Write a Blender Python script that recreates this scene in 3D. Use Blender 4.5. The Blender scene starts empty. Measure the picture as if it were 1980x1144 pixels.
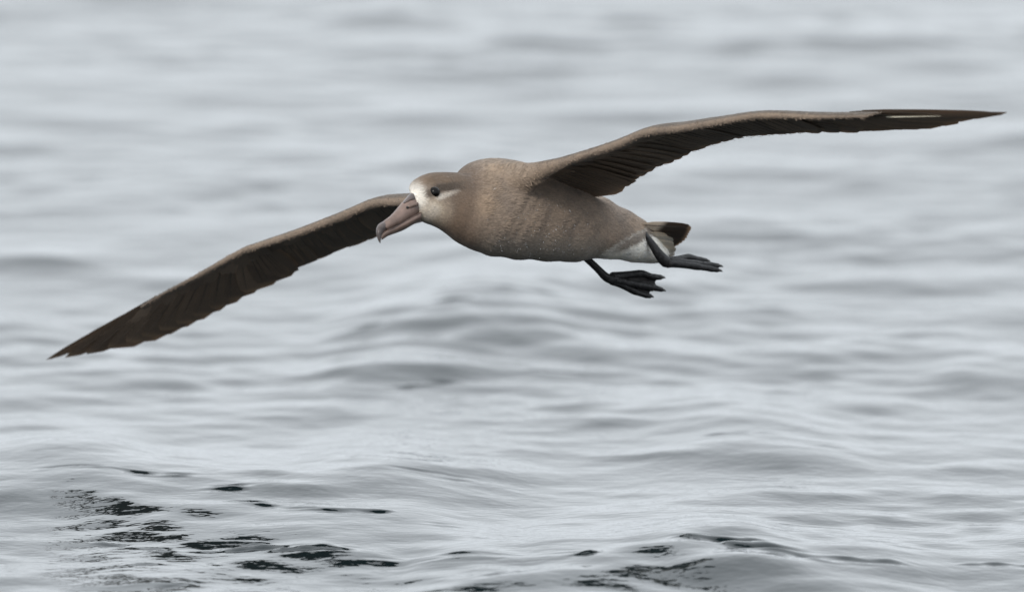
import bpy, math, random
import numpy as np
from mathutils import Vector, Matrix
from mathutils.bvhtree import BVHTree

random.seed(7)
rng = np.random.default_rng(7)
sc = bpy.context.scene
COL = sc.collection

# ------------------------------------------------------------------ camera
CAM_H = 3.9                     # eye height above the mean sea level, from the deck of a boat
DIST = 30.0                      # metres to the bird
PPM = 1300.0                     # photograph pixels per metre at that distance
PIX = 1.0 / (PPM * DIST)
LENS = 36.0 / (1980.0 * PIX)
PITCH = math.atan(CAM_H / DIST) - 398 * PIX
cam_data = bpy.data.cameras.new('camera')
cam_data.lens = LENS
cam_data.sensor_width = 36.0
cam_data.sensor_fit = 'HORIZONTAL'
cam_data.clip_start = 0.5
cam_data.clip_end = 20000.0
cam_data.dof.use_dof = True
cam_data.dof.focus_distance = DIST - 0.10
cam_data.dof.aperture_fstop = 4.2
cam = bpy.data.objects.new('camera', cam_data)
COL.objects.link(cam)
cam.location = (0, 0, CAM_H)
cam.rotation_euler = (math.radians(90) - PITCH, 0, 0)
sc.camera = cam

# ------------------------------------------------------------------ overcast sky, soft sun
SUN_DIR = Vector((-0.36, -0.76, 0.55)).normalized()
elev = math.asin(SUN_DIR.z)
world = bpy.data.worlds.new('World')
sc.world = world
world.use_nodes = True
wn = world.node_tree
wn.nodes.clear()
sky = wn.nodes.new('ShaderNodeTexSky')
sky.sky_type = 'NISHITA'
sky.sun_disc = False
sky.sun_elevation = elev
sky.sun_rotation = math.atan2(SUN_DIR.x, SUN_DIR.y)
sky.air_density = 2.0
sky.dust_density = 5.0
hsv = wn.nodes.new('ShaderNodeHueSaturation')
hsv.inputs['Saturation'].default_value = 0.2
cloud = wn.nodes.new('ShaderNodeMix')
cloud.data_type = 'RGBA'
cloud.inputs['Factor'].default_value = 0.86          # closed cloud deck over the clear sky
wtc = wn.nodes.new('ShaderNodeTexCoord')
wnz = wn.nodes.new('ShaderNodeTexNoise')                # soft unevenness of the cloud deck
wnz.inputs['Scale'].default_value = 3.0
wnz.inputs['Detail'].default_value = 4
wrp = wn.nodes.new('ShaderNodeValToRGB')
wrp.color_ramp.elements[0].position = 0.3
wrp.color_ramp.elements[1].position = 0.7
wrp.color_ramp.elements[0].color = (0.85, 0.908, 0.966, 1)
wrp.color_ramp.elements[1].color = (0.94, 1.006, 1.071, 1)
wmu = wn.nodes.new('ShaderNodeVectorMath')
wmu.operation = 'SCALE'
wmu.inputs['Scale'].default_value = 8.6
wn.links.new(wtc.outputs['Generated'], wnz.inputs['Vector'])
wn.links.new(wnz.outputs['Fac'], wrp.inputs['Fac'])
wn.links.new(wrp.outputs['Color'], wmu.inputs[0])
wn.links.new(wmu.outputs['Vector'], cloud.inputs['B'])
bg = wn.nodes.new('ShaderNodeBackground')
bg.inputs['Strength'].default_value = 0.15
wo = wn.nodes.new('ShaderNodeOutputWorld')
wn.links.new(sky.outputs['Color'], hsv.inputs['Color'])
wn.links.new(hsv.outputs['Color'], cloud.inputs['A'])
wn.links.new(cloud.outputs['Result'], bg.inputs['Color'])
wn.links.new(bg.outputs['Background'], wo.inputs['Surface'])
sun_data = bpy.data.lights.new('sun', 'SUN')
sun_data.energy = 1.5
sun_data.angle = math.radians(14)
sun_data.color = (1.0, 0.95, 0.88)
sun = bpy.data.objects.new('sun', sun_data)
COL.objects.link(sun)
sun.rotation_euler = SUN_DIR.to_track_quat('Z', 'Y').to_euler()
sun.location = (-20, -15, 30)

sc.view_settings.view_transform = 'Standard'
sc.view_settings.look = 'None'
sc.view_settings.exposure = 0.12
sc.view_settings.gamma = 1.0
sc.view_settings.use_curve_mapping = False
sc.cycles.use_denoising = True
sc.cycles.denoising_prefilter = 'ACCURATE'
sc.cycles.max_bounces = 8
sc.cycles.caustics_reflective = True

# ------------------------------------------------------------------ helpers
CAMLOC = np.array([0, 0, CAM_H])
FWD = np.array([0, math.cos(PITCH), -math.sin(PITCH)])
UPV = np.array([0, math.sin(PITCH), math.cos(PITCH)])
RGT = np.array([1.0, 0, 0])


def P(px, py, w=0.0):
    """Point of the bird: measured right/up in the photograph, w metres farther away than DIST."""
    z = DIST + w
    return CAMLOC + FWD * z + RGT * ((px - 990) * PIX * z) + UPV * ((572 - py) * PIX * z)


def unP(co):
    d = co - CAMLOC
    z = d @ FWD
    return 990 + (d @ RGT) / (PIX * z), 572 - (d @ UPV) / (PIX * z), z - DIST


def ground(px, py, zz=0.0):
    d = FWD + RGT * ((px - 990) * PIX) + UPV * ((572 - py) * PIX)
    t = (zz - CAM_H) / d[2]
    return (CAMLOC + d * t)[:2]


def link(name, me, mat=None, parent=None, smooth=True):
    o = bpy.data.objects.new(name, me)
    COL.objects.link(o)
    if mat:
        me.materials.append(mat)
    if smooth and len(me.polygons):
        me.polygons.foreach_set('use_smooth', np.ones(len(me.polygons), dtype=bool))
    if parent:
        o.parent = parent
        o.matrix_parent_inverse = Matrix.Identity(4)
    return o


def smooth(a, b, x):
    t = np.clip((x - a) / (b - a), 0, 1)
    return t * t * (3 - 2 * t)


def catmull(pts, s):
    """Catmull-Rom through pts (n,k) at parameter s in [0, n-1]."""
    pts = np.asarray(pts, float)
    n = len(pts)
    s = min(max(s, 0.0), n - 1.0)
    i = min(int(s), n - 2)
    f = s - i
    p1, p2 = pts[i], pts[i + 1]
    p0 = pts[i - 1] if i > 0 else 2 * p1 - p2
    p3 = pts[i + 2] if i + 2 < n else 2 * p2 - p1
    return 0.5 * (2 * p1 + (p2 - p0) * f + (2 * p0 - 5 * p1 + 4 * p2 - p3) * f * f + (3 * p1 - p0 - 3 * p2 + p3) * f ** 3)


# ------------------------------------------------------------------ materials
def new_mat(name):
    m = bpy.data.materials.new(name)
    m.use_nodes = True
    nt = m.node_tree
    return m, nt, nt.nodes['Principled BSDF']


def ramp(nt, fac, stops):
    r = nt.nodes.new('ShaderNodeValToRGB')
    while len(r.color_ramp.elements) < len(stops):
        r.color_ramp.elements.new(0.5)
    for e, (p, c) in zip(r.color_ramp.elements, stops):
        e.position = p
        e.color = (*c, 1)
    nt.links.new(fac, r.inputs['Fac'])
    return r.outputs['Color']


def noise(nt, scale, detail=4, coord='Object', stretch=None):
    tc = nt.nodes.new('ShaderNodeTexCoord')
    mp = nt.nodes.new('ShaderNodeMapping')
    if stretch:
        mp.inputs['Scale'].default_value = stretch
    n = nt.nodes.new('ShaderNodeTexNoise')
    n.inputs['Scale'].default_value = scale
    n.inputs['Detail'].default_value = detail
    nt.links.new(tc.outputs[coord], mp.inputs['Vector'])
    nt.links.new(mp.outputs['Vector'], n.inputs['Vector'])
    return n.outputs['Fac']


def mul(nt, a, b, fac=1.0):
    m = nt.nodes.new('ShaderNodeMix')
    m.data_type = 'RGBA'
    m.blend_type = 'MULTIPLY'
    m.inputs['Factor'].default_value = fac
    nt.links.new(a, m.inputs['A'])
    nt.links.new(b, m.inputs['B'])
    return m.outputs['Result']


def bump(nt, bsdf, h, dist, strength=1.0):
    b = nt.nodes.new('ShaderNodeBump')
    b.inputs['Distance'].default_value = dist
    b.inputs['Strength'].default_value = strength
    nt.links.new(h, b.inputs['Height'])
    nt.links.new(b.outputs['Normal'], bsdf.inputs['Normal'])


def plumage_material(name, rough=0.85, bump_d=0.0015):
    m, nt, b = new_mat(name)
    at = nt.nodes.new('ShaderNodeAttribute')
    at.attribute_name = 'plumage'
    n1 = noise(nt, 260, 3)
    n2 = noise(nt, 38, 4)
    c = mul(nt, at.outputs['Color'], ramp(nt, n1, [(0.3, (0.88, 0.88, 0.88)), (0.7, (1.06, 1.05, 1.04))]))
    c = mul(nt, c, ramp(nt, n2, [(0.3, (0.86, 0.86, 0.87)), (0.7, (1.1, 1.08, 1.05))]))
    nt.links.new(c, b.inputs['Base Color'])
    b.inputs['Roughness'].default_value = rough
    b.inputs['Specular IOR Level'].default_value = 0.25
    b.inputs['Sheen Weight'].default_value = 0.12
    b.inputs['Sheen Roughness'].default_value = 0.5
    if bump_d:
        bump(nt, b, n1, bump_d)
    return m


def feather_material(name, base, edge, pale_base=None, translucent=0.12, rough=0.55):
    """base colour along the vane, a paler rim at the tip and fine slanting barbs."""
    m, nt, b = new_mat(name)
    at = nt.nodes.new('ShaderNodeAttribute')
    at.attribute_name = 'vane'          # r = across 0..1 from shaft, g = along 0..1
    sep = nt.nodes.new('ShaderNodeSeparateColor')
    nt.links.new(at.outputs['Color'], sep.inputs['Color'])
    oi = nt.nodes.new('ShaderNodeObjectInfo')
    stops = [(0.0, base if pale_base is None else pale_base), (0.9, base), (0.97, edge)]
    if pale_base is not None:
        stops = [(0.0, pale_base), (0.38, pale_base), (0.52, base), (0.93, base), (0.98, edge)]
    c = ramp(nt, sep.outputs['Green'], stops)
    rim = ramp(nt, sep.outputs['Red'], [(0.0, (1, 1, 1)), (0.85, (1, 1, 1)), (1.0, (1.5, 1.4, 1.25))])
    c = mul(nt, c, rim)
    var = ramp(nt, oi.outputs['Random'], [(0, (0.74, 0.74, 0.74)), (0.8, (1.1, 1.09, 1.07)), (1, (1.35, 1.33, 1.3))])
    c = mul(nt, c, var)
    mth = nt.nodes.new('ShaderNodeMath')
    mth.operation = 'MULTIPLY_ADD'
    mth.inputs[1].default_value = 0.35
    nt.links.new(sep.outputs['Red'], mth.inputs[0])
    nt.links.new(sep.outputs['Green'], mth.inputs[2])
    w = nt.nodes.new('ShaderNodeMath')
    w.operation = 'SINE'
    w2 = nt.nodes.new('ShaderNodeMath')
    w2.operation = 'MULTIPLY'
    w2.inputs[1].default_value = 210
    nt.links.new(mth.outputs[0], w2.inputs[0])
    nt.links.new(w2.outputs[0], w.inputs[0])
    barb = ramp(nt, w.outputs[0], [(0, (0.84, 0.84, 0.84)), (1, (1.08, 1.08, 1.08))])
    c = mul(nt, c, barb)
    n = noise(nt, 45, 4)
    c = mul(nt, c, ramp(nt, n, [(0.3, (0.75, 0.75, 0.76)), (0.7, (1.15, 1.12, 1.1))]))
    nt.links.new(c, b.inputs['Base Color'])
    b.inputs['Roughness'].default_value = rough
    b.inputs['Specular IOR Level'].default_value = 0.45
    bump(nt, b, barb, 0.0004, 0.6)
    if translucent:
        tr = nt.nodes.new('ShaderNodeBsdfTranslucent')
        tint = nt.nodes.new('ShaderNodeMix')
        tint.data_type = 'RGBA'
        tint.blend_type = 'MULTIPLY'
        tint.inputs['Factor'].default_value = 1
        tint.inputs['B'].default_value = (1.7, 1.3, 0.95, 1)
        nt.links.new(c, tint.inputs['A'])
        nt.links.new(tint.outputs['Result'], tr.inputs['Color'])
        mx = nt.nodes.new('ShaderNodeMixShader')
        mx.inputs['Fac'].default_value = translucent
        out = nt.nodes['Material Output']
        nt.links.new(b.outputs['BSDF'], mx.inputs[1])
        nt.links.new(tr.outputs['BSDF'], mx.inputs[2])
        nt.links.new(mx.outputs['Shader'], out.inputs['Surface'])
    return m


def plain_material(name, c0, c1, scale, rough, bump_d=0.0, spec=0.5, stretch=None):
    m, nt, b = new_mat(name)
    n = noise(nt, scale, 5, stretch=stretch)
    nt.links.new(ramp(nt, n, [(0.3, c0), (0.7, c1)]), b.inputs['Base Color'])
    b.inputs['Roughness'].default_value = rough
    b.inputs['Specular IOR Level'].default_value = spec
    if bump_d:
        bump(nt, b, n, bump_d)
    return m


M_PLUME = plumage_material('plumage')
M_STRAND = plumage_material('contour_plumage', 0.9, 0)
M_FLIGHT = feather_material('dark_flight_feather', (0.185, 0.142, 0.110), (0.30, 0.22, 0.155), translucent=0.06)  # paler edge colour paints in the warm rim light of the trailing tips
M_COVERT = feather_material('underwing_covert', (0.215, 0.167, 0.132), (0.35, 0.30, 0.255), translucent=0.0, rough=0.6)
M_PALE = feather_material('pale_underwing_covert', (0.33, 0.285, 0.245), (0.45, 0.40, 0.36), translucent=0.0, rough=0.5)  # grey sheen of scattered coverts, put into the base colour
M_UPPER = feather_material('upperwing_covert', (0.10, 0.078, 0.06), (0.2, 0.16, 0.125), translucent=0.0, rough=0.7)
M_TAIL = feather_material('tail_feather', (0.060, 0.046, 0.037), (0.34, 0.26, 0.19), pale_base=(0.66, 0.63, 0.58))
M_WHITE = feather_material('white_undertail', (0.74, 0.72, 0.66), (0.8, 0.78, 0.73), translucent=0.1, rough=0.8)
M_SHAFT = plain_material('pale_shaft', (0.62, 0.58, 0.46), (0.75, 0.72, 0.6), 90, 0.35)
M_DSHAFT = plain_material('dark_shaft', (0.05, 0.042, 0.036), (0.09, 0.075, 0.062), 90, 0.4)
M_BILL = plain_material('bill_horn', (0.100, 0.068, 0.055), (0.22, 0.150, 0.122), 60, 0.38, 0.0006)
M_BILLD = plain_material('bill_dark_horn', (0.045, 0.036, 0.034), (0.125, 0.095, 0.086), 75, 0.36, 0.0006)
M_HOLE = plain_material('nostril_dark', (0.006, 0.005, 0.005), (0.012, 0.01, 0.01), 50, 0.6)
M_EYE = plain_material('eye_dark', (0.002, 0.0018, 0.0015), (0.007, 0.005, 0.0035), 100, 0.07, 0, 0.2)
M_SKIN = plain_material('black_foot_skin', (0.006, 0.006, 0.0065), (0.026, 0.025, 0.026), 150, 0.45, 0.0022, 0.28)
M_WEB = plain_material('black_web', (0.005, 0.0045, 0.0045), (0.021, 0.018, 0.0175), 70, 0.45, 0.0022, 0.28, stretch=(1, 1, 3))
M_CLAW = plain_material('claw', (0.02, 0.019, 0.018), (0.06, 0.055, 0.05), 100, 0.3)

m, nt, b = new_mat('water_drop')
b.inputs['Base Color'].default_value = (0.9, 0.92, 0.94, 1)
b.inputs['Roughness'].default_value = 0.05
b.inputs['IOR'].default_value = 1.33
b.inputs['Transmission Weight'].default_value = 0.7
M_DROP = m

# sea: a dark body of water under a sharp Fresnel surface
m, nt, b = new_mat('sea_water')
b.inputs['Base Color'].default_value = (0.006, 0.011, 0.0125, 1)
b.inputs['Roughness'].default_value = 0.035
b.inputs['IOR'].default_value = 1.333
rip1 = noise(nt, 1.0, 3, stretch=(13, 13, 1))
rip2 = noise(nt, 1.0, 2, stretch=(46, 52, 1))
ad = nt.nodes.new('ShaderNodeMath')
ad.operation = 'MULTIPLY_ADD'
ad.inputs[1].default_value = 0.22
nt.links.new(rip2, ad.inputs[0])
nt.links.new(rip1, ad.inputs[2])
bump(nt, b, ad.outputs[0], 0.0026)
M_SEA = m

# ------------------------------------------------------------------ the sea
def axis(dense_lo, dense_hi, step, stages, lo_end, hi_end):
    up = list(np.arange(dense_lo, dense_hi, step))
    st = step
    for end, g, cap in stages:
        while up[-1] < end:
            st = min(st * g, cap)
            up.append(up[-1] + st)
    dn = []
    p, st = dense_lo, step
    while p > lo_end:
        st *= 1.16
        p -= st
        dn.append(p)
    return np.array(dn[::-1] + up)


ys = axis(28.3, 31.0, 0.0055, [(41, 1.0030, 0.016), (9000, 1.13, 1e9)], -400, 9000)
half = [0.0]
st = 0.0050
while half[-1] < 6000:
    if half[-1] > 0.9:
        st *= 1.13 if half[-1] > 2.6 else 1.008
    half.append(half[-1] + st)
half = np.array(half)
xs = np.concatenate([-half[:0:-1], half])
NX, NY = len(xs), len(ys)
dx = np.gradient(xs)
dy = np.gradient(ys)
X, Y = np.meshgrid(xs, ys)
SPX = np.broadcast_to(dx, X.shape)
SPY = np.broadcast_to(dy[:, None], X.shape)
SP = np.maximum(SPX, SPY).astype(np.float32)
X32, Y32 = X.astype(np.float32), Y.astype(np.float32)


def envelope(scale, seed, n=10, long=1.0):
    r = np.random.default_rng(seed)
    e = np.zeros_like(X32)
    for _ in range(n):
        th = r.uniform(0, 2 * math.pi)
        k = 2 * math.pi / (scale * r.uniform(0.6, 1.6))
        e += np.sin(X32 * np.float32(k * math.cos(th) / long) + Y32 * np.float32(k * math.sin(th)) + np.float32(r.uniform(0, 6.28)))
    return e / math.sqrt(n / 2)          # about unit variance


Z = np.zeros_like(X32)
DX = np.zeros_like(X32)
DY = np.zeros_like(X32)
rw = np.random.default_rng(21)
env_s = 0.5 + 0.6 * smooth(-0.8, 1.3, envelope(1.5, 5))
N_W = 104
for i in range(N_W):
    lam = 0.08 * (3.2 / 0.08) ** ((i + rw.uniform(0, 1)) / N_W)
    th = math.radians(-78) + rw.normal(0, 1.15)       # wave train running towards the boat
    k = 2 * math.pi / lam
    slope = np.interp(lam, [0.08, 0.13, 0.22, 0.30, 0.45, 1.0, 3.0], [.0100, .0115, .0105, .0070, .0038, .0021, .0013])
    a = slope / k
    ph = np.float32(rw.uniform(0, 6.28))
    fade = np.clip((lam / SP - 3.0) / 3.0, 0, 1)
    arg = X32 * np.float32(k * math.cos(th)) + Y32 * np.float32(k * math.sin(th)) + ph
    wv = np.sin(arg)
    if lam < 0.6:
        fade = fade * env_s
    Z += np.float32(a) * fade * (wv + 0.15 * wv * wv)
    if lam > 0.2:                      # water particles gather under the crests and sharpen them
        cw_ = np.float32(a * 1.1) * fade * np.cos(arg)
        DX += cw_ * np.float32(math.cos(th))
        DY += cw_ * np.float32(math.sin(th))
for lam, a, thd in ((7.0, 0.016, -80), (11.0, 0.03, -100), (19.0, 0.05, -70)):   # low swell
    k = 2 * math.pi / lam
    th = math.radians(thd)
    fade = np.clip((lam / SP - 3.0) / 3.0, 0, 1)
    Z += np.float32(a * 0.25) * fade * np.sin(X32 * np.float32(k * math.cos(th)) + Y32 * np.float32(k * math.sin(th)) + np.float32(lam))

# the steeper wavelets in the foreground, each with a crest line, a steep near face and ripples on it
Zr = np.zeros_like(X32)
ripw = np.zeros_like(X32)
RIDGES = [
    # crest (photo px), height along it, front length, back length
    ([(-260, 925), (0, 905), (170, 893), (300, 922), (470, 960), (640, 984), (780, 1003), (900, 1036), (1010, 1056)],
     [.014, .032, .044, .038, .028, .030, .025, .011, .0], 0.72, 0.9),
    ([(780, 1132), (900, 1112), (1050, 1082), (1250, 1052), (1330, 1046), (1450, 1052), (1570, 1080), (1720, 1108), (1850, 1130)],
     [.0, .020, .034, .046, .050, .046, .032, .018, .0], 0.60, 0.85),
    ([(560, 935), (680, 912), (760, 908), (880, 925), (1080, 948)], [.0, .020, .026, .016, .0], 0.5, 0.8),
    ([(1240, 870), (1340, 850), (1420, 840), (1540, 850), (1700, 876)], [.0, .013, .019, .016, .0], 0.5, 0.9),
    ([(600, 680), (700, 640), (800, 604), (900, 578), (1000, 566), (1120, 588), (1220, 600)], [.0, .016, .028, .038, .032, .014, .0], 0.9, 1.4),
    ([(1560, 1110), (1700, 1094), (1850, 1082), (2000, 1090), (2200, 1100)], [.0, .006, .009, .006, .0], 0.22, 0.5),
    ([(200, 1110), (330, 1082), (480, 1066), (620, 1066), (760, 1090)], [.0, .004, .006, .005, .0], 0.3, 0.5),
]
for crest, hs, front, back in RIDGES:
    g = np.array([ground(px, py, h * 0.8) for (px, py), h in zip(crest, hs)])
    order = np.argsort(g[:, 0])
    gx, gy, gh = g[order, 0], g[order, 1], np.array(hs)[order]
    xf = np.linspace(gx[0], gx[-1], 400)
    tt = np.interp(xf, gx, np.arange(len(gx)))
    yf = np.array([catmull(np.stack([gy, gh], 1), t) for t in tt])
    yc = np.interp(xs, xf, yf[:, 0]).astype(np.float32)
    hc = np.interp(xs, xf, np.maximum(yf[:, 1], 0), left=0, right=0).astype(np.float32)
    s = Y32 - yc[None, :] + 0.03 * envelope(0.5, int(crest[0][1]))
    prof = np.where(s > 0, np.exp(-(s / (back * 0.55)) ** 2), np.exp(-(np.abs(s) / (front * 0.62)) ** 2.3))
    Zr += 0.84 * hc[None, :] * prof
    rel = np.clip(hc / max(hc.max(), 1e-6), 0, 1)[None, :]
    quiet = 0.35 if front in (0.4, 0.5) else 1.0
    rel = rel * quiet
    ripw = np.maximum(ripw, rel * np.exp(-((s + 0.012) / 0.042) ** 2))              # just in front of the crest
    ripw = np.maximum(ripw, 0.5 * rel * np.exp(-((s + front * 0.95) / 0.020) ** 2))  # along the foot
# irregular short-crested wavelets all over, each one a small hump with a steeper near face
rh = np.random.default_rng(99)
for _ in range(950):
    hx, hy = rh.uniform(-2.3, 2.3), rh.uniform(27.6, 43.0)
    hl = rh.uniform(0.05, 0.17)                       # half length of the crest
    hh = hl * rh.uniform(0.018, 0.06)
    hf, hb = hl * rh.uniform(0.45, 0.8), hl * rh.uniform(0.9, 1.6)
    yaw, bend = rh.normal(0.1, 0.45), rh.normal(0, 0.35)
    R_ = 3.2 * hl
    i0, i1 = np.searchsorted(ys, [hy - R_, hy + R_])
    j0, j1 = np.searchsorted(xs, [hx - R_, hx + R_])
    if i1 - i0 < 4 or j1 - j0 < 4:
        continue
    ax, ay = X32[i0:i1, j0:j1] - hx, Y32[i0:i1, j0:j1] - hy
    u_ = ax * math.cos(yaw) + ay * math.sin(yaw)
    v_ = -ax * math.sin(yaw) + ay * math.cos(yaw) + bend * u_ * u_ / hl
    pr = np.where(v_ > 0, np.exp(-(v_ / hb) ** 2), np.exp(-(np.abs(v_) / hf) ** 1.7))
    Z[i0:i1, j0:j1] += np.float32(hh) * pr * np.exp(-np.abs(u_ / hl) ** 2.2)
# broken ripples between the wavelets, only where the sea lies close
patch = smooth(0.9, 1.7, envelope(0.45, 77, 14, 1.8)) * smooth(ground(990, 1000)[1], ground(990, 1075)[1], Y32)
ripw = np.maximum(ripw, 0.18 * patch)
gate = smooth(0.0, 0.9, envelope(0.14, 31, 16, 2.6))
rip = np.zeros_like(X32)
rr = np.random.default_rng(3)
for i in range(30):
    lam = rr.uniform(0.028, 0.066)
    th = math.radians(-88) + rr.normal(0, 0.27)
    k = 2 * math.pi / lam
    fade = np.clip((lam / SP - 3.0) / 3.0, 0, 1)
    rip += np.float32(0.10 / k) * fade * np.sin(X32 * np.float32(k * math.cos(th)) + Y32 * np.float32(k * math.sin(th)) + np.float32(rr.uniform(0, 6.28)))
Z += Zr + rip * ripw * gate

co = np.stack([X32 + DX, Y32 + DY, Z], -1).reshape(-1, 3)
me = bpy.data.meshes.new('sea')
idx = np.arange(NX * NY).reshape(NY, NX)
q = np.stack([idx[:-1, :-1], idx[:-1, 1:], idx[1:, 1:], idx[1:, :-1]], -1).reshape(-1, 4)
me.vertices.add(len(co))
me.vertices.foreach_set('co', co.ravel())
me.loops.add(q.size)
me.loops.foreach_set('vertex_index', q.ravel().astype(np.int32))
me.polygons.add(len(q))
me.polygons.foreach_set('loop_start', np.arange(0, q.size, 4, dtype=np.int32))
me.update(calc_edges=True)
sea = link('water', me, M_SEA)
sea['kind'] = 'structure'
print('sea', NX, NY, len(q) * 2)

# ------------------------------------------------------------------ the albatross
bird = bpy.data.objects.new('albatross', None)
COL.objects.link(bird)
bird['label'] = 'brown albatross with white face gliding low over the grey sea, black feet trailing'
bird['category'] = 'albatross'
BASE = P(1050, 505, 0.05)
bird.location = BASE
PARENT_INV = Matrix.Translation(Vector(BASE)).inverted()


def child(name, me, mat, parent=None):
    o = link(name, me, mat)
    o.parent = parent or bird
    if parent is None:
        o.matrix_parent_inverse = PARENT_INV
    return o


def mesh(name, verts, faces):
    me = bpy.data.meshes.new(name)
    me.from_pydata([tuple(v) for v in verts], [], [tuple(int(i) for i in f) for f in faces])
    me.update()
    return me


def loft_rings(rings):
    n = len(rings[0])
    v = [p for r in rings for p in r]
    f = []
    for i in range(len(rings) - 1):
        for j in range(n):
            k = (j + 1) % n
            f.append((i * n + j, i * n + k, (i + 1) * n + k, (i + 1) * n + j))
    a = len(v)
    v.append(np.mean(rings[0], 0))
    v.append(np.mean(rings[-1], 0))
    m0 = (len(rings) - 1) * n
    for j in range(n):
        k = (j + 1) % n
        f.append((a, k, j))
        f.append((a + 1, m0 + j, m0 + k))
    return v, f


def section_loft(stations, nseg=28, sub=6, power=2.0):
    """stations: (top x, top y, bottom x, bottom y, depth, half depth, lean) -> closed loft."""
    rings = []
    n = len(stations)
    for q_ in range((n - 1) * sub + 1):
        tx, ty, bx, by, w, rd, lean = catmull(stations, q_ / sub)
        rd = max(rd, 0.0008)
        ring = []
        for j in range(nseg):
            a = 2 * math.pi * j / nseg
            ca, sa = math.cos(a), math.sin(a)
            ca = math.copysign(abs(ca) ** (2 / power), ca)
            sa = math.copysign(abs(sa) ** (2 / power), sa)
            ring.append(P((tx + bx) / 2 + (tx - bx) / 2 * ca, (ty + by) / 2 + (ty - by) / 2 * ca, w + rd * sa + lean * ca))
        rings.append(ring)
    return loft_rings(rings)


TORSO = [
    (1289, 476, 1294, 491, .250, .014, .004),
    (1276, 458, 1285, 502, .232, .038, .012),
    (1262, 441, 1272, 508, .212, .062, .018),
    (1243, 424, 1240, 508, .185, .078, .022),
    (1212, 406, 1200, 503, .150, .092, .026),
    (1175, 386, 1160, 499, .110, .104, .030),
    (1135, 364, 1126, 504, .075, .115, .034),
    (1095, 345, 1085, 506, .040, .122, .038),
    (1055, 328, 1040, 503, .004, .124, .042),
    (1015, 315, 990, 500, -.035, .120, .046),
    (975, 307, 945, 493, -.068, .110, .050),
    (938, 307, 908, 481, -.095, .094, .052),
    (906, 316, 884, 464, -.112, .074, .050),
    (884, 334, 872, 440, -.122, .048, .040),
    (879, 352, 874, 415, -.126, .020, .020),
]
HEAD = [
    (799, 380, 806, 408, -.226, .010, .0),
    (791, 364, 811, 423, -.218, .026, .0),
    (796, 352, 819, 430, -.210, .036, .001),
    (812, 341, 830, 434, -.200, .043, .003),
    (832, 334, 846, 441, -.188, .047, .005),
    (858, 332.5, 862, 452, -.172, .051, .008),
    (888, 334, 886, 470, -.150, .060, .014),
    (925, 338, 922, 486, -.118, .076, .020),
    (972, 346, 970, 496, -.070, .094, .028),
    (1020, 360, 1020, 495, -.025, .090, .028),
]
# wings: leading edge px, trailing edge px, depth of the leading edge, depth gained to the trailing edge
NEAR = [
    (975, 345, 1160, 392, -.070, .170),
    (1012, 318, 1190, 380, -.112, .170),
    (1081, 302, 1228, 356, -.165, .165),
    (1182, 271, 1321, 308, -.225, .155),
    (1245, 246, 1385, 284, -.275, .148),
    (1308, 239, 1440, 270, -.318, .140),
    (1384, 227, 1495, 265, -.372, .125),
    (1467, 215, 1563, 260, -.425, .110),
    (1563, 219, 1677, 256, -.468, .100),
    (1631, 221, 1765, 250, -.500, .095),
    (1713, 222, 1846, 238, -.545, .070),
    (1820, 221, 1905, 228, -.600, .040),
    (1943, 218, 1946, 219, -.660, .004),
]
FAR = [
    (890, 362, 985, 400, -.030, .165),
    (845, 370, 935, 404, .015, .165),
    (785, 377, 880, 414, .070, .165),
    (721, 381, 819, 431, .120, .160),
    (653, 409, 744, 458, .170, .155),
    (568, 442, 655, 491, .240, .145),
    (494, 467, 577, 520, .300, .125),
    (460, 480, 540, 541, .328, .115),
    (379, 527, 448, 583, .390, .100),
    (300, 571, 350, 628, .450, .080),
    (222, 623, 250, 662, .510, .050),
    (152, 664, 166, 688, .565, .022),
    (89, 698, 90, 700, .615, .003),
]


class Wing:
    def __init__(self, st):
        self.le = np.array([P(a, b, w) for a, b, c, d, w, dw in st])
        self.te = np.array([P(c, d, w + dw) for a, b, c, d, w, dw in st])
        self.n = len(st) - 1

    def frame(self, s):
        le, te = catmull(self.le, s), catmull(self.te, s)
        e = 0.05
        sp = catmull(self.le, min(s + e, self.n)) - catmull(self.le, max(s - e, 0))
        ch = te - le
        nrm = np.cross(sp, ch)
        nrm /= np.linalg.norm(nrm) + 1e-12
        if nrm @ FWD > 0:
            nrm = -nrm                      # faces the camera: the underside
        return le, te, ch, nrm, sp / (np.linalg.norm(sp) + 1e-12)

    def at(self, s, c, off=0.0):
        le, te, ch, nrm, sp = self.frame(s)
        camber = -0.010 * 4 * c * (1 - min(c, 1.0)) * min(1, np.linalg.norm(ch) / 0.15)
        return le + ch * c + nrm * (off + camber)


WN, WF = Wing(NEAR), Wing(FAR)


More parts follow.
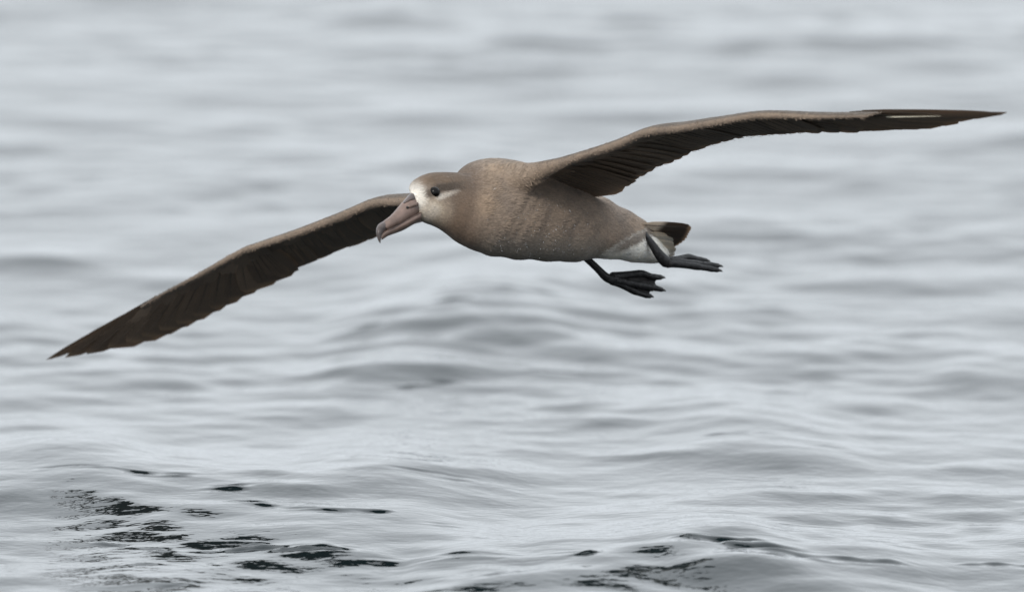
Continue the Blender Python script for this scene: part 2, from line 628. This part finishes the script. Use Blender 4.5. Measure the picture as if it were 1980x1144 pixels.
def wing_arm(W, s_end, r_root, r_tip, r_mid):
    """the fleshy, fur-like feathered fore part of a wing: rounded nose, thin plate behind"""
    rings = []
    NS = 72
    for i in range(NS + 1):
        s = s_end * i / NS
        f = i / NS
        r = np.interp(f, [0, 0.12, 0.55, 0.75, 1], [r_root, r_root * 0.9, r_mid, r_mid * 0.85, r_tip])
        le, te, ch, nrm, sp = W.frame(s)
        L = np.linalg.norm(ch)
        cd = ch / L
        cend = np.interp(f, [0, .6, .85, 1], [.62, .55, .42, .2]) * L
        nose = le + cd * r + nrm * r       # the top of the nose lies on the measured outline
        th = 0.0030
        ring = []
        for a in np.linspace(100, 290, 12):        # round the nose from top to underside
            a = math.radians(a)
            ring.append(nose + cd * (math.cos(a) * r) - nrm * (math.sin(a) * r))
        cm = lambda c: -0.010 * 4 * c * (1 - c) * min(1, L / 0.15)
        ends = [(0.2, r * 1.6), (0.45, th * 1.9), (0.8, th * 1.3), (1.0, th)]
        base = r * 0.55
        for fr, t in ends:
            x = r * 1.3 + fr * (cend - r * 1.3)
            ring.append(le + cd * x + nrm * (base * (1 - fr) + t * 0.5 + cm(x / L)))
        for fr, t in ends[::-1]:
            x = r * 1.3 + fr * (cend - r * 1.3)
            ring.append(le + cd * x + nrm * (base * (1 - fr) - t * 0.5 + cm(x / L)))
        rings.append(ring)
    return loft_rings(rings)


def tube(pts, radii, seg=10, flat=1.0):
    pts = np.array(pts, float)
    rings = []
    n = len(pts)
    for i in range(n):
        d = pts[min(i + 1, n - 1)] - pts[max(i - 1, 0)]
        d /= np.linalg.norm(d)
        a = np.cross(d, FWD)
        a /= np.linalg.norm(a)
        b2 = np.cross(d, a)
        rings.append([pts[i] + radii[i] * (a * math.cos(q_) * flat + b2 * math.sin(q_)) for q_ in np.linspace(0, 2 * math.pi, seg, endpoint=False)])
    return loft_rings(rings)


SHOULDER = [(942, 382, -.072, .046), (972, 362, -.092, .039), (1002, 347, -.108, .0265), (1035, 334, -.128, .0160), (1070, 321, -.153, .0105), (1110, 307, -.180, .0058), (1150, 294, -.205, .0040)]
parts = [
    tube([catmull([P(a, b_, w) for a, b_, w, q_ in SHOULDER], t) for t in np.linspace(0, 6, 30)],
         [catmull([[q_] for a, b_, w, q_ in SHOULDER], t)[0] for t in np.linspace(0, 6, 30)], 20),
    section_loft(TORSO, 36, 6),
    section_loft(HEAD, 32, 6),
    wing_arm(WN, 9.6, .0085, .0028, .0064),
    wing_arm(WF, 9.4, .0095, .0022, .0062),
]
V, F = [], []
for v, f in parts:
    o = len(V)
    V += v
    F += [tuple(o + i for i in fc) for fc in f]
raw = bpy.data.objects.new('raw', mesh('raw', V, F))
COL.objects.link(raw)
rm = raw.modifiers.new('remesh', 'REMESH')
rm.mode = 'VOXEL'
rm.voxel_size = 0.0024
rm.adaptivity = 0
sm = raw.modifiers.new('smooth', 'SMOOTH')
sm.factor = 0.5
sm.iterations = 14
dg = bpy.context.evaluated_depsgraph_get()
body_me = bpy.data.meshes.new_from_object(raw.evaluated_get(dg))
bpy.data.objects.remove(raw)
body_me.name = 'body'
nv = len(body_me.vertices)
print('body verts', nv)
BV = np.empty(nv * 3)
body_me.vertices.foreach_get('co', BV)
BV = BV.reshape(-1, 3)
BN = np.empty(nv * 3)
body_me.vertices.foreach_get('normal', BN)
BN = BN.reshape(-1, 3)

fx, fy, fw = unP(BV)
fold = (0.35 + 0.65 * np.sin(fx * 0.037 + fy * 0.061) * np.sin(fx * 0.021 - fy * 0.049 + 2)) * np.sin((fx + 0.35 * (fy - 420) + 9 * np.sin(fy * 0.045)) * 0.30) * smooth(955, 1000, fx) * smooth(1190, 1120, fx) * smooth(330, 380, fy) * smooth(510, 450, fy)
BV = BV + BN * (fold * 0.0005 + 0.0008 * np.sin(fx * 0.11 + fy * 0.06) * smooth(900, 950, fx) * smooth(1260, 1200, fx) * smooth(330, 380, fy))[:, None]
body_me.vertices.foreach_set('co', BV.ravel())
body_me.update()
body_me.vertices.foreach_get('normal', BNF := np.empty(nv * 3))
BN = BNF.reshape(-1, 3)

# bird's own axes: heading, its left, its up
HEADING = np.array([-math.cos(math.radians(50)), -math.sin(math.radians(50)), 0.02])
HEADING /= np.linalg.norm(HEADING)


def mixc(a, b_, t):
    return a * (1 - t[:, None]) + np.array(b_)[None, :] * t[:, None]


def seg_dist(x, y, ax, ay, bx, by):
    t = np.clip(((x - ax) * (bx - ax) + (y - ay) * (by - ay)) / ((bx - ax) ** 2 + (by - ay) ** 2), 0, 1)
    return np.hypot(x - ax - t * (bx - ax), y - ay - t * (by - ay)), t


WING_S = np.linspace(1.4, 9.6, 80)


def plumage_colour(co, nrm):
    """the bird's own markings, as a function of the place on its body"""
    x, y, w = unP(co)
    n = len(x)
    col = np.tile(np.array([0.205, 0.160, 0.126]), (n, 1))
    # warmer, paler mantle and shoulder, darker lower neck
    d, t = seg_dist(x, y, 930, 312, 1010, 325)
    col = mixc(col, (0.27, 0.215, 0.168), smooth(45, 5, d) * 0.8)
    d, t = seg_dist(x, y, 905, 350, 885, 455)
    col = mixc(col, (0.130, 0.092, 0.067), smooth(58, 5, d) * 0.9)
    d, t = seg_dist(x, y, 950, 330, 940, 400)
    col = mixc(col, (0.25, 0.185, 0.13), smooth(30, 4, d) * 0.5)
    # rump collar
    d, t = seg_dist(x, y, 1225, 425, 1245, 450)
    col = mixc(col, (0.27, 0.20, 0.145), smooth(20, 4, d) * 0.6)
    # greyer belly
    d, t = seg_dist(x, y, 960, 500, 1140, 506)
    col = mixc(col, (0.27, 0.245, 0.215), smooth(65, 8, d) * 0.75)
    # head: white round the bill, pale cheek, brown crown
    head = smooth(925, 865, x) * (w < -0.05)
    cheek = smooth(54, 12, np.hypot((x - 832) * 0.95, (y - 406) * 1.2))
    col = mixc(col, (0.40, 0.33, 0.26), cheek * head)
    d = np.hypot((x - 800) * 1.15, (y - 384) * 0.95)
    col = mixc(col, (0.74, 0.71, 0.66), smooth(40, 12, d) * head)
    d, t = seg_dist(x, y, 816, 420, 835, 405)
    col = mixc(col, (0.55, 0.49, 0.42), smooth(22, 6, d) * head)
    # crown
    crown = smooth(366, 348, y + (x - 840) * -0.12) * smooth(798, 830, x)
    col = mixc(col, (0.140, 0.100, 0.070), crown * head)
    # dark line above and behind the eye
    d, t = seg_dist(x, y, 846, 363, 905, 358)
    col = mixc(col, (0.060, 0.045, 0.034), smooth(11, 4, d * (1 - 0.2 * t)) * 0.95 * head)
    # dark smudge in front of the eye
    d = np.hypot((x - 829), (y - 374) * 1.15)
    col = mixc(col, (0.09, 0.07, 0.055), smooth(15, 4, d) * 0.9 * head)
    # white crescent under and behind the eye
    d, t = seg_dist(x, y, 848, 381, 884, 369)
    col = mixc(col, (0.66, 0.61, 0.55), smooth(9.5 - 3 * t, 0.5, d) * head * (0.9 - 0.65 * t))
    # greenish grey chin and throat feathers
    d, t = seg_dist(x, y, 812, 430, 832, 433)
    col = mixc(col, (0.26, 0.25, 0.225), smooth(7, 2, d) * 0.7 * head)
    # vent and undertail: white below the ragged edge of the brown flank
    edge = np.interp(x, [1140, 1159, 1193, 1226, 1246, 1252], [506, 491, 467, 449, 440, 412])
    edge = edge + 1.2 * np.sin(x * 0.55) + 1.0 * np.sin(x * 1.3 + 1)
    white = smooth(-3, 9, y - edge) * smooth(1150, 1165, x)
    col = mixc(col, (0.82, 0.80, 0.75), white)
    yl = np.interp(x, [1165, 1200, 1240, 1250], [497, 485, 466, 455])
    col = mixc(col, (0.15, 0.118, 0.095), white * smooth(yl + 6, yl - 4, y) * smooth(1160, 1205, x) * 0.92)
    # wings: brown fore edge above, sooty underneath
    for W, lo, hi in ((WN, 1000, 1030), (WF, 845, 830)):
        if hi > lo:
            isw = smooth(lo, hi + 60, x - (y - 320) * 1.0) * smooth(400, 360, y + 0 * x) * (w < np.interp(x, [1000, 1180, 1944], [-.0, .03, -.4]))
        else:
            isw = smooth(lo, hi, x) * (w > -0.06 + 0.0 * x)
        le = np.array([W.frame(s)[3] for s in WING_S])
        lep = np.array([W.frame(s)[0] for s in WING_S])
        order = np.argsort(lep[:, 0])
        nn = np.stack([np.interp(co[:, 0], lep[order, 0], le[order, k]) for k in range(3)], 1)
        dn = (nn * nrm).sum(1)
        under = smooth(0.55, 0.85, dn) * isw
        top = smooth(0.5, 0.0, dn) * isw
        col = mixc(col, (0.215, 0.170, 0.135), isw * smooth(0.9, 0.5, dn))
        if hi > lo:
            col = mixc(col, (0.14, 0.112, 0.09), isw * smooth(0.9, 0.5, dn) * smooth(1500, 1750, x))
        else:
            col = mixc(col, (0.12, 0.098, 0.08), isw * smooth(0.9, 0.5, dn) * smooth(480, 330, x))
        col = mixc(col, (0.19, 0.148, 0.117), under)
        col = mixc(col, (0.11, 0.087, 0.068), top * smooth(-0.3, -0.8, dn))
    return np.clip(col * np.array([1.0, 0.985, 0.96]), 0.003, 0.82)


def set_colour(me, name, rgb):
    a = me.attributes.new(name, 'FLOAT_COLOR', 'POINT')
    a.data.foreach_set('color', np.concatenate([rgb, np.ones((len(rgb), 1))], 1).astype(np.float32).ravel())


set_colour(body_me, 'plumage', plumage_colour(BV, BN))
body = child('body', body_me, M_PLUME)
tri = np.empty(len(body_me.polygons) * 4, dtype=np.int32)
body_me.loops.foreach_get('vertex_index', tri) if len(body_me.loops) == len(tri) else None
bvh = BVHTree.FromPolygons([tuple(v) for v in BV], [tuple(p.vertices) for p in body_me.polygons])


def on_body(px, py):
    d = Vector(P(px, py) - CAMLOC).normalized()
    hit = bvh.ray_cast(Vector(CAMLOC), d)
    return (np.array(hit[0]), np.array(hit[1])) if hit[0] else (None, None)


# short contour feathers all over the body: too many to count
quads = tri.reshape(-1, 4)
pa, pb, pc, pd = (BV[quads[:, k]] for k in range(4))
area = np.linalg.norm(np.cross(pc - pa, pd - pb), axis=1) * 0.5
cx, cy, cw = unP((pa + pc) / 2)
on_head = (cx < 930) & (cw < -0.05) & (cx > 700) & (cy < 500) & (cy > 300)
torso_like = (cx > 860) & (cx < 1260) & (cy > 300) & ~((cx > 1060) & (cy < 330))
dens = area * np.where(on_head, 2.6, 1.0)
NSTR = 60000
pick = rng.choice(len(quads), NSTR, p=dens / dens.sum())
u1, u2 = rng.random((2, NSTR, 1))
root = (pa[pick] * (1 - u1) + pb[pick] * u1) * (1 - u2) + (pd[pick] * (1 - u1) + pc[pick] * u1) * u2
nr = BN[quads[pick, 0]]
rx, ry, rw_ = unP(root)
flow = np.tile(-HEADING, (NSTR, 1)) + np.array([0, 0, -0.12])
isnear = (rx > 1010) & (ry < 345) & (rw_ < 0.0)
isfar = (rx < 860) & (rw_ > -0.05)
kn = (smooth(1010, 1130, rx) * isnear)[:, None]
flow += kn * (flow * -0.2 + np.array([0.30, -0.2, -0.02]))
flow[isfar] = flow[isfar] * 0.8 + np.array([-0.30, 0.3, -0.05])
hd = on_head[pick]
flow[hd] = flow[hd] + np.array([0.3, 0.1, -0.1])
flow += rng.normal(0, 0.16, (NSTR, 3))
flow -= nr * (flow * nr).sum(1, keepdims=True)
flow /= np.linalg.norm(flow, axis=1, keepdims=True) + 1e-9
side = np.cross(nr, flow)
ln = np.where(hd, 0.0055, np.where(isnear | isfar, 0.0046, 0.0105))[:, None] * rng.uniform(0.6, 1.3, (NSTR, 1))
wd = np.where(hd, 0.0007, np.where(isnear | isfar, 0.0012, 0.0016))[:, None] * rng.uniform(0.6, 1.3, (NSTR, 1))
lift = rng.uniform(0.02, 0.09, (NSTR, 1)) * np.where(hd, 0.25, 1.0)[:, None]
v0 = root - side * wd * 0.5 - nr * 0.0004
v1 = root + side * wd * 0.5 - nr * 0.0004
mid = root + flow * ln * 0.6 + nr * (ln * lift * 0.45 + 0.0003)
v2 = mid + side * wd * 0.6
v3 = mid - side * wd * 0.6
v4 = root + flow * ln + nr * ln * lift
sv = np.stack([v0, v1, v2, v3, v4], 1).reshape(-1, 3)
o5 = np.arange(NSTR)[:, None] * 5
faces = np.concatenate([o5 + np.array([[0, 1, 2, 3]])], 0)
tris_ = o5 + np.array([[3, 2, 4]])
sme = bpy.data.meshes.new('contour_feathers')
sme.vertices.add(len(sv))
sme.vertices.foreach_set('co', sv.ravel())
li = np.concatenate([faces.ravel(), tris_.ravel()]).astype(np.int32)
sme.loops.add(len(li))
sme.loops.foreach_set('vertex_index', li)
sme.polygons.add(2 * NSTR)
sme.polygons.foreach_set('loop_start', np.concatenate([np.arange(NSTR) * 4, NSTR * 4 + np.arange(NSTR) * 3]).astype(np.int32))
sme.update(calc_edges=True)
sc_col = plumage_colour(root, nr) * np.where((isnear | isfar)[:, None], rng.uniform(0.6, 1.4, (NSTR, 1)), rng.uniform(0.8, 1.2, (NSTR, 1)))
tipc = np.tile(np.array([0.86, 0.86, 1.0, 1.0, 1.14]), NSTR)[:, None]
set_colour(sme, 'plumage', np.clip(np.repeat(sc_col, 5, 0) * tipc, 0, 0.85))
strands = child('contour_feathers', sme, M_STRAND)
strands['kind'] = 'stuff'

# ------------------------------------------------------------------ feathers
def feather_mesh(name, tip_pow, asym, pointed, curve=0.04, cols=4, rows=6):
    v, f, vc = [], [], []
    for i in range(rows + 1):
        t = i / rows
        tt = 1 - (1 - t) ** 1.35
        wdt = min(1.0, 0.35 + tt * 2.2) * max(0.02, (1 - tt ** tip_pow)) ** (0.5 if not pointed else 0.8)
        for j in range(cols + 1):
            u = -1 + 2 * j / cols
            k = asym if u < 0 else 2 - asym
            x = u * wdt * 0.5 * k
            z = -0.10 * x * x * 1.0 + (0.012 if j == cols // 2 else 0)
            v.append((x, tt, z * 0.15 - curve * tt * tt))
            vc.append((abs(u), tt, 0))
    for i in range(rows):
        for j in range(cols):
            a = i * (cols + 1) + j
            f.append((a, a + 1, a + cols + 2, a + cols + 1))
    me = mesh(name, v, f)
    set_colour(me, 'vane', np.array(vc, float))
    me.polygons.foreach_set('use_smooth', np.ones(len(me.polygons), dtype=bool))
    return me


def shaft_mesh(name, curve, t0=0.0, t1=0.96):
    v, f = [], []
    for i in range(7):
        t = t0 + (t1 - t0) * i / 6
        r = 1.0 * (1 - 0.8 * i / 6)
        for j in range(4):
            a = math.pi / 2 * j
            v.append((r * math.cos(a), t, r * math.sin(a) * 0.15 - curve * t * t))
    for i in range(6):
        for j in range(4):
            k = (j + 1) % 4
            f.append((i * 4 + j, i * 4 + k, i * 4 + 4 + k, i * 4 + 4 + j))
    return mesh(name, v, f)


FM = {}
for key, mat, args in (
        ('primary', M_FLIGHT, (6.0, 0.5, True, 0.02)), ('inner', M_FLIGHT, (9.0, 0.36, False, 0.02)), ('secondary', M_FLIGHT, (11.0, 0.95, False, 0.03)),
        ('covert', M_COVERT, (5.0, 0.95, False, 0.03)), ('upper', M_UPPER, (5.0, 1.0, False, 0.03)),
        ('pale_covert', M_PALE, (4.0, 0.95, False, 0.03)), ('tail', M_TAIL, (6.0, 0.9, False, 0.01)), ('white', M_WHITE, (4.0, 1.0, False, 0.04))):
    FM[key] = feather_mesh(key + '_feather', *args)
    FM[key].materials.append(mat)
SH = shaft_mesh('shaft', 0.02, 0.02, 0.46)
SH.materials.append(M_SHAFT)
SHD = shaft_mesh('shaft', 0.05)
SHD.materials.append(M_DSHAFT)


def place(name, key, a, b_, width, nrm, tilt=0.0, shaft=None, shaft_r=0.0011, trail=None):
    ydir = b_ - a
    L = np.linalg.norm(ydir)
    ydir = ydir / L
    z = nrm - ydir * (nrm @ ydir)
    z /= np.linalg.norm(z)
    x = np.cross(ydir, z)
    if trail is not None and x @ trail < 0:
        width = -width
    if isinstance(tilt, tuple):
        tilt = tilt[1] if x @ trail > 0 else -tilt[1]
    ct, st_ = math.cos(tilt), math.sin(tilt)
    x2 = x * ct + z * st_
    z2 = np.cross(x2, ydir)
    M_ = Matrix(((x2[0] * width, ydir[0] * L, z2[0] * L, a[0]),
                 (x2[1] * width, ydir[1] * L, z2[1] * L, a[1]),
                 (x2[2] * width, ydir[2] * L, z2[2] * L, a[2]), (0, 0, 0, 1)))
    o = bpy.data.objects.new(name, FM[key])
    COL.objects.link(o)
    o.parent = bird
    o.matrix_parent_inverse = PARENT_INV
    o.matrix_basis = M_
    if shaft is not None:
        s_ = bpy.data.objects.new('shaft', shaft)
        COL.objects.link(s_)
        s_.parent = o
        s_.matrix_basis = Matrix.Diagonal((shaft_r / abs(width), 1, shaft_r / L / 0.15 * 1.0, 1)) @ Matrix.Translation((0, 0, 0))
        s_.location = (0, 0, 0.012 * 0.15)
    return o


def flight(W, near):
    sgn = 1 if near else -1
    tilt = -0.05 * sgn
    # the primaries
    n1 = 13
    tips = [7.35, 7.8, 8.25, 8.7, 9.15, 9.6, 10.05, 10.6, 11.35, 12.0]
    for q_ in range(n1):
        i = q_ * 9 / (n1 - 1)
        r_ = (6.7 if near else 7.0) + ((9.4 - 6.7) if near else 2.4) * i / 9
        t_ = np.interp(i, range(10), tips)
        cr = np.interp(i, [0, 8, 9], [0.58, 0.28, 0.35] if near else [0.24, 0.13, 0.12])
        a = W.at(r_, cr, 0.005 if near and i > 8.9 else -0.0004 * i)
        le, te, ch, nrm, sp = W.frame(min(r_, 9))
        ct = (np.interp(i, [0, 2, 6, 7, 8], [.93, .90, .80, .80, 1.0]) if near else 1.0) + random.uniform(-0.02, 0.03)
        bb = W.at(t_, ct, 0.003 if near and i > 8.9 else 0.0)
        L = np.linalg.norm(bb - a)
        place('primary_feather', 'primary' if i > 7.2 else 'inner', a, bb, np.interp(i, [0, 2, 6, 8, 9], [.046 if near else .072, .056, .066, .046, .026]), nrm, ('trail', np.interp(i, [0, 2, 6], [0.03, 0.10, 0.26])) if near else tilt,
              SH if i > 8.9 and near else SHD, 0.0013 if i > 8.9 and near else 0.0010, trail=ch)  # far wing: pale outer shafts get the dark colour as painted shade
    n2 = 38
    for i in range(n2):
        f = i / (n2 - 1)
        s = 0.55 + f * 6.35
        t_ = s + 0.28 + random.uniform(-0.05, 0.05)
        a = W.at(s, 0.22, 0.0)
        le, te, ch, nrm, sp = W.frame(s)
        bb = W.at(t_, 1.0 + random.uniform(-0.03, 0.02), 0.0)
        place('secondary_feather', 'secondary', a, bb, np.interp(f, [0, 1], [.066, .056]), nrm, tilt + random.uniform(-.03, .03), SHD, 0.0008)
    # underwing coverts, two rows, and the row on the upper side
    for rows, n3, c0, c1, off, wd_, key, nm in ((0, 26, .30, .70, .0035, .036, 'covert', 'underwing_covert'),
                                                (1, 28, .13, .47, .0065, .032, 'covert', 'underwing_covert'),
                                                (2, 22, .34, .70, -.0036, .044, 'upper', 'upperwing_covert')):
        for i in range(n3):
            f = i / (n3 - 1)
            s = 0.9 + f * 8.3
            t_ = s + np.interp(f, [0, .7, 1], [0.2, .32, .6]) + random.uniform(-0.07, 0.07)
            k = np.interp(f, [0, .7, 1], [1, .85, .55])
            le, te, ch, nrm, sp = W.frame(s)
            a = W.at(s, c0 + random.uniform(-.02, .02), off * k * 0.6)
            bb = W.at(t_, c1 + random.uniform(-.06, .06), off * k + random.uniform(-.0006, .001))
            place(nm, 'pale_covert' if rows == 0 and random.random() < 0.22 else key, a, bb, wd_ * k * random.uniform(0.85, 1.15), nrm if rows < 2 else -nrm,
                  (tilt if rows < 2 else -tilt) + random.uniform(-.08, .08))


flight(WN, True)
flight(WF, False)

# tail: dark fan with pale bases, white undertail coverts beneath
TR = [P(1236, 434, .150), P(1244, 462, .235)]
TT = [P(1335, 440, .205), P(1337, 447, .225), P(1333, 459, .25), P(1328, 473, .275), P(1316, 486, .30), P(1302, 497, .315)]
tn = np.cross(TT[-1] - TT[0], TR[0] - TT[0])
tn /= np.linalg.norm(tn)
if tn @ FWD > 0:
    tn = -tn
for i in range(12):
    f = i / 11
    a = TR[0] * (1 - f) + TR[1] * f
    bb = catmull(TT, f * 5)
    place('tail_feather', 'tail', a - tn * 0.0006 * i, bb - tn * 0.0012 * i, 0.024, tn, 0.20, SHD, 0.0009)
for i in range(14):
    f = i / 13
    a = P(1236 + 6 * f, 446 + 34 * f, .150 + .055 * f) + tn * 0.006
    bb = P(np.interp(f, [0, .5, 1], [1287, 1303, 1300]) + random.uniform(-5, 5), np.interp(f, [0, .5, 1], [452, 472, 496]), .205 + .075 * f) + tn * 0.005
    place('undertail_covert', 'white', a, bb, 0.026, tn, 0.08 + random.uniform(-.1, .1))

# ------------------------------------------------------------------ bill, eye
UP_M = [
    (798, 371, 816, 412, -.226, .0195, 0), (792, 375, 809, 415.5, -.232, .0195, 0), (785, 382.5, 802, 419.5, -.238, .0182, 0),
    (770, 400, 788, 427, -.249, .0155, 0), (756, 416, 771, 435.5, -.260, .0135, 0), (744.5, 425, 755, 443, -.268, .0122, 0),
    (740, 429, 750, 446, -.271, .0115, 0)]
LO_M = [
    (815, 405, 814, 428, -.226, .0185, 0), (801, 414, 802, 432.5, -.236, .0178, 0), (784, 423, 781, 444.5, -.247, .0155, 0),
    (767, 432, 765, 451, -.259, .0105, 0), (752, 441, 751, 456, -.269, .0092, 0), (741, 447, 742, 461.5, -.276, .0070, 0), (736, 455, 738, 464, -.281, .0045, 0)]
NAIL = [
    (747, 424.5, 753, 441, -.2665, .0118, 0), (739, 429, 747, 445, -.272, .0120, 0), (731.5, 434, 742, 449.5, -.277, .0110, 0),
    (727.3, 443, 738.5, 454, -.282, .0088, 0), (727.8, 454, 737, 459.5, -.285, .0060, 0), (731, 464, 736.3, 465, -.287, .0032, 0),
    (734.6, 470, 735.6, 470.4, -.288, .0008, 0)]
bill = child('bill', mesh('bill', *section_loft(UP_M, 24, 5)), M_BILL)
child('lower_mandible', mesh('lower_mandible', *section_loft(LO_M, 20, 5)), M_BILL, bill)
child('hooked_tip', mesh('hooked_tip', *section_loft(NAIL, 22, 5, 1.9)), M_BILLD, bill)
CUL = [(799, 371.5, 806, 392, -.2285, .0178, 0), (793, 374, 801, 391, -.2335, .0176, 0), (786, 382, 792, 392, -.239, .0150, 0), (779, 391, 783, 396, -.2445, .010, 0)]
child('culmen_base', mesh('culmen_base', *section_loft(CUL, 20, 4)), M_BILLD, bill)
bb_bill = BVHTree.FromObject(bill, bpy.context.evaluated_depsgraph_get())


def tube(pts, radii, seg=10, flat=1.0):
    pts = np.array(pts, float)
    rings = []
    n = len(pts)
    for i in range(n):
        d = pts[min(i + 1, n - 1)] - pts[max(i - 1, 0)]
        d /= np.linalg.norm(d)
        a = np.cross(d, FWD)
        a /= np.linalg.norm(a)
        b2 = np.cross(d, a)
        rings.append([pts[i] + radii[i] * (a * math.cos(q_) * flat + b2 * math.sin(q_)) for q_ in np.linspace(0, 2 * math.pi, seg, endpoint=False)])
    return loft_rings(rings)


child('nostril_tube', mesh('nostril_tube', *tube([P(808, 394, -.2500), P(799, 396, -.2535), P(791, 399, -.2560), P(787, 401.5, -.2565)],
                                                [.0026, .0032, .0034, .0028], 12)), M_BILL, bill)
child('nostril', mesh('nostril', *tube([P(790, 400, -.2592), P(788, 401, -.2592), P(786.2, 402.5, -.2588)], [.0010, .0022, .0013], 10)), M_HOLE, bill)
child('bill_groove', mesh('bill_groove', *tube([P(786, 405, -.2555), P(775, 413, -.2628), P(763, 422.5, -.2705), P(752, 429, -.2770)],
                                              [.0007, .0009, .0009, .0006], 8)), M_BILLD, bill)
child('gape', mesh('gape', *tube([P(811, 413, -.2462), P(797, 420, -.2530), P(781, 429.5, -.2618), P(765, 438.5, -.2702), P(751, 445, -.2785)],
                                 [.0005, .0005, .0005, .0005, .0004], 8)), M_BILLD, bill)


def ball(c, r, squash=None, seg=20):
    v, f = [], []
    rings = []
    for i in range(1, 12):
        a = math.pi * i / 12
        rings.append([c + r * (FWD * math.cos(a) + (RGT * math.cos(q_) + UPV * math.sin(q_)) * math.sin(a)) for q_ in np.linspace(0, 2 * math.pi, seg, endpoint=False)])
    return loft_rings(rings)


hit, hn = on_body(841.5, 370.5)
print('eye', hit, hn)
eye_c = hit - hn * 0.0024
eye = child('eye', mesh('eye', *ball(eye_c, 0.0085)), M_EYE)
# the eye on the far side, mirrored across the head
hit2 = bvh.ray_cast(Vector(hit - hn * 0.02), Vector(-hn))
if hit2[0]:
    e2 = child('eye', mesh('eye', *ball(np.array(hit2[0]) - np.array(hit2[1]) * 0.005, 0.0076)), M_EYE)

# ------------------------------------------------------------------ legs and webbed feet
def foot(name, shin, shin_r, toes, toe_r, web_pairs, hand):
    pts = [catmull(shin, s) for s in np.linspace(0, len(shin) - 1, 14)]
    rr_ = np.interp(np.linspace(0, 1, 14), np.linspace(0, 1, len(shin_r)), shin_r)
    leg = child(name, mesh(name, *tube(pts, rr_, 14)), M_SKIN)
    curves = []
    for tpts, r0 in zip(toes, toe_r):
        cs = np.array([catmull(tpts, s) for s in np.linspace(0, len(tpts) - 1, 16)])
        curves.append(cs)
        t = np.linspace(0, 1, 16)
        rad = r0 * (1 - 0.45 * t) * (1 + 0.16 * np.exp(-((t - .5) / .06) ** 2) + 0.16 * np.exp(-((t - .8) / .05) ** 2))
        child('toe', mesh('toe', *tube(cs[:15], rad[:15], 10)), M_SKIN, leg)
        d = cs[-1] - cs[-3]
        child('claw', mesh('claw', *tube([cs[-3], cs[-2] + d * 0.05, cs[-1], cs[-1] + d * 0.25 - UPV * 0.0012], [rad[-3] * .9, rad[-3] * .75, rad[-3] * .45, .0004], 8)), M_CLAW, leg)
    for i, j in web_pairs:
        c0, c1 = curves[i], curves[j]
        v, f = [], []
        nu, nw = 12, 8
        for a in range(nu + 1):
            for b2 in range(nw + 1):
                q_ = b2 / nw
                reach = (0.92 - 0.13 * 4 * q_ * (1 - q_)) * 15 * a / nu + 0.0
                k = int(min(reach, 14))
                fr = reach - k
                p = (c0[k] * (1 - fr) + c0[k + 1] * fr) * (1 - q_) + (c1[k] * (1 - fr) + c1[k + 1] * fr) * q_
                p = p + FWD * 0.006 * 4 * q_ * (1 - q_) * (a / nu) + UPV * 0.0012 * math.sin(q_ * 14) * (a / nu)
                v.append(p)
        front = len(v)
        v += [p + FWD * 0.0014 for p in v]
        for a in range(nu):
            for b2 in range(nw):
                k = a * (nw + 1) + b2
                f.append((k, k + 1, k + nw + 2, k + nw + 1))
                f.append((front + k, front + k + nw + 1, front + k + nw + 2, front + k + 1))
        child('web', mesh('web', v, f), M_WEB, leg)
    return leg


foot('leg', [P(1130, 496, .10), P(1140, 505, .105), P(1156, 520, .115), P(1171, 535, .125), P(1182, 539, .132), P(1190, 538, .138)],
     [.0052, .0053, .0054, .0064, .0078, .0066],
     [[P(1184, 534, .132), P(1205, 532, .150), P(1240, 529, .175), P(1262, 535, .19), P(1284, 536, .205)],
      [P(1184, 540, .134), P(1210, 546, .150), P(1240, 552, .172), P(1264, 556, .19), P(1285, 561, .205)],
      [P(1182, 543, .134), P(1200, 550, .146), P(1226, 563, .165), P(1246, 570, .18), P(1262, 573, .19)]],
     [.0066, .0064, .0058], [(0, 1), (1, 2)], 1)
foot('leg', [P(1238, 442, .170), P(1250, 457, .132), P(1261, 472, .118), P(1273, 490, .118), P(1286, 505, .124), P(1296, 507, .130), P(1306, 506, .136)],
     [.0040, .0044, .0056, .0072, .0090, .0082, .0056],
     [[P(1294, 504, .128), P(1312, 501, .145), P(1332, 497, .165), P(1350, 501, .18), P(1371, 504, .195)],
      [P(1294, 506, .124), P(1318, 507, .138), P(1345, 510, .155), P(1370, 512, .17), P(1395, 514, .185)],
      [P(1292, 509, .120), P(1315, 511, .130), P(1345, 515, .146), P(1370, 519, .16), P(1394, 523, .172)]],
     [.0058, .0064, .0062], [(0, 1), (1, 2)], 1)

# ------------------------------------------------------------------ beads of sea water on breast and belly
v, f = [], []
for _ in range(170):
    px = random.triangular(935, 1180, 1060)
    py = random.triangular(350, 503, 490)
    h_, n_ = on_body(px, py)
    if h_ is None:
        continue
    r = random.uniform(0.0003, 0.0008)
    c = h_ + n_ * (0.0012 + r * 0.3)
    o = len(v)
    v += [c + r * np.array(d) for d in ((1, 0, 0), (-1, 0, 0), (0, 1, 0), (0, -1, 0), (0, 0, 1), (0, 0, -1))]
    f += [tuple(o + i for i in t) for t in ((0, 2, 4), (2, 1, 4), (1, 3, 4), (3, 0, 4), (2, 0, 5), (1, 2, 5), (3, 1, 5), (0, 3, 5))]
drops = child('water_droplets', mesh('water_droplets', v, f), M_DROP)
drops['kind'] = 'stuff'
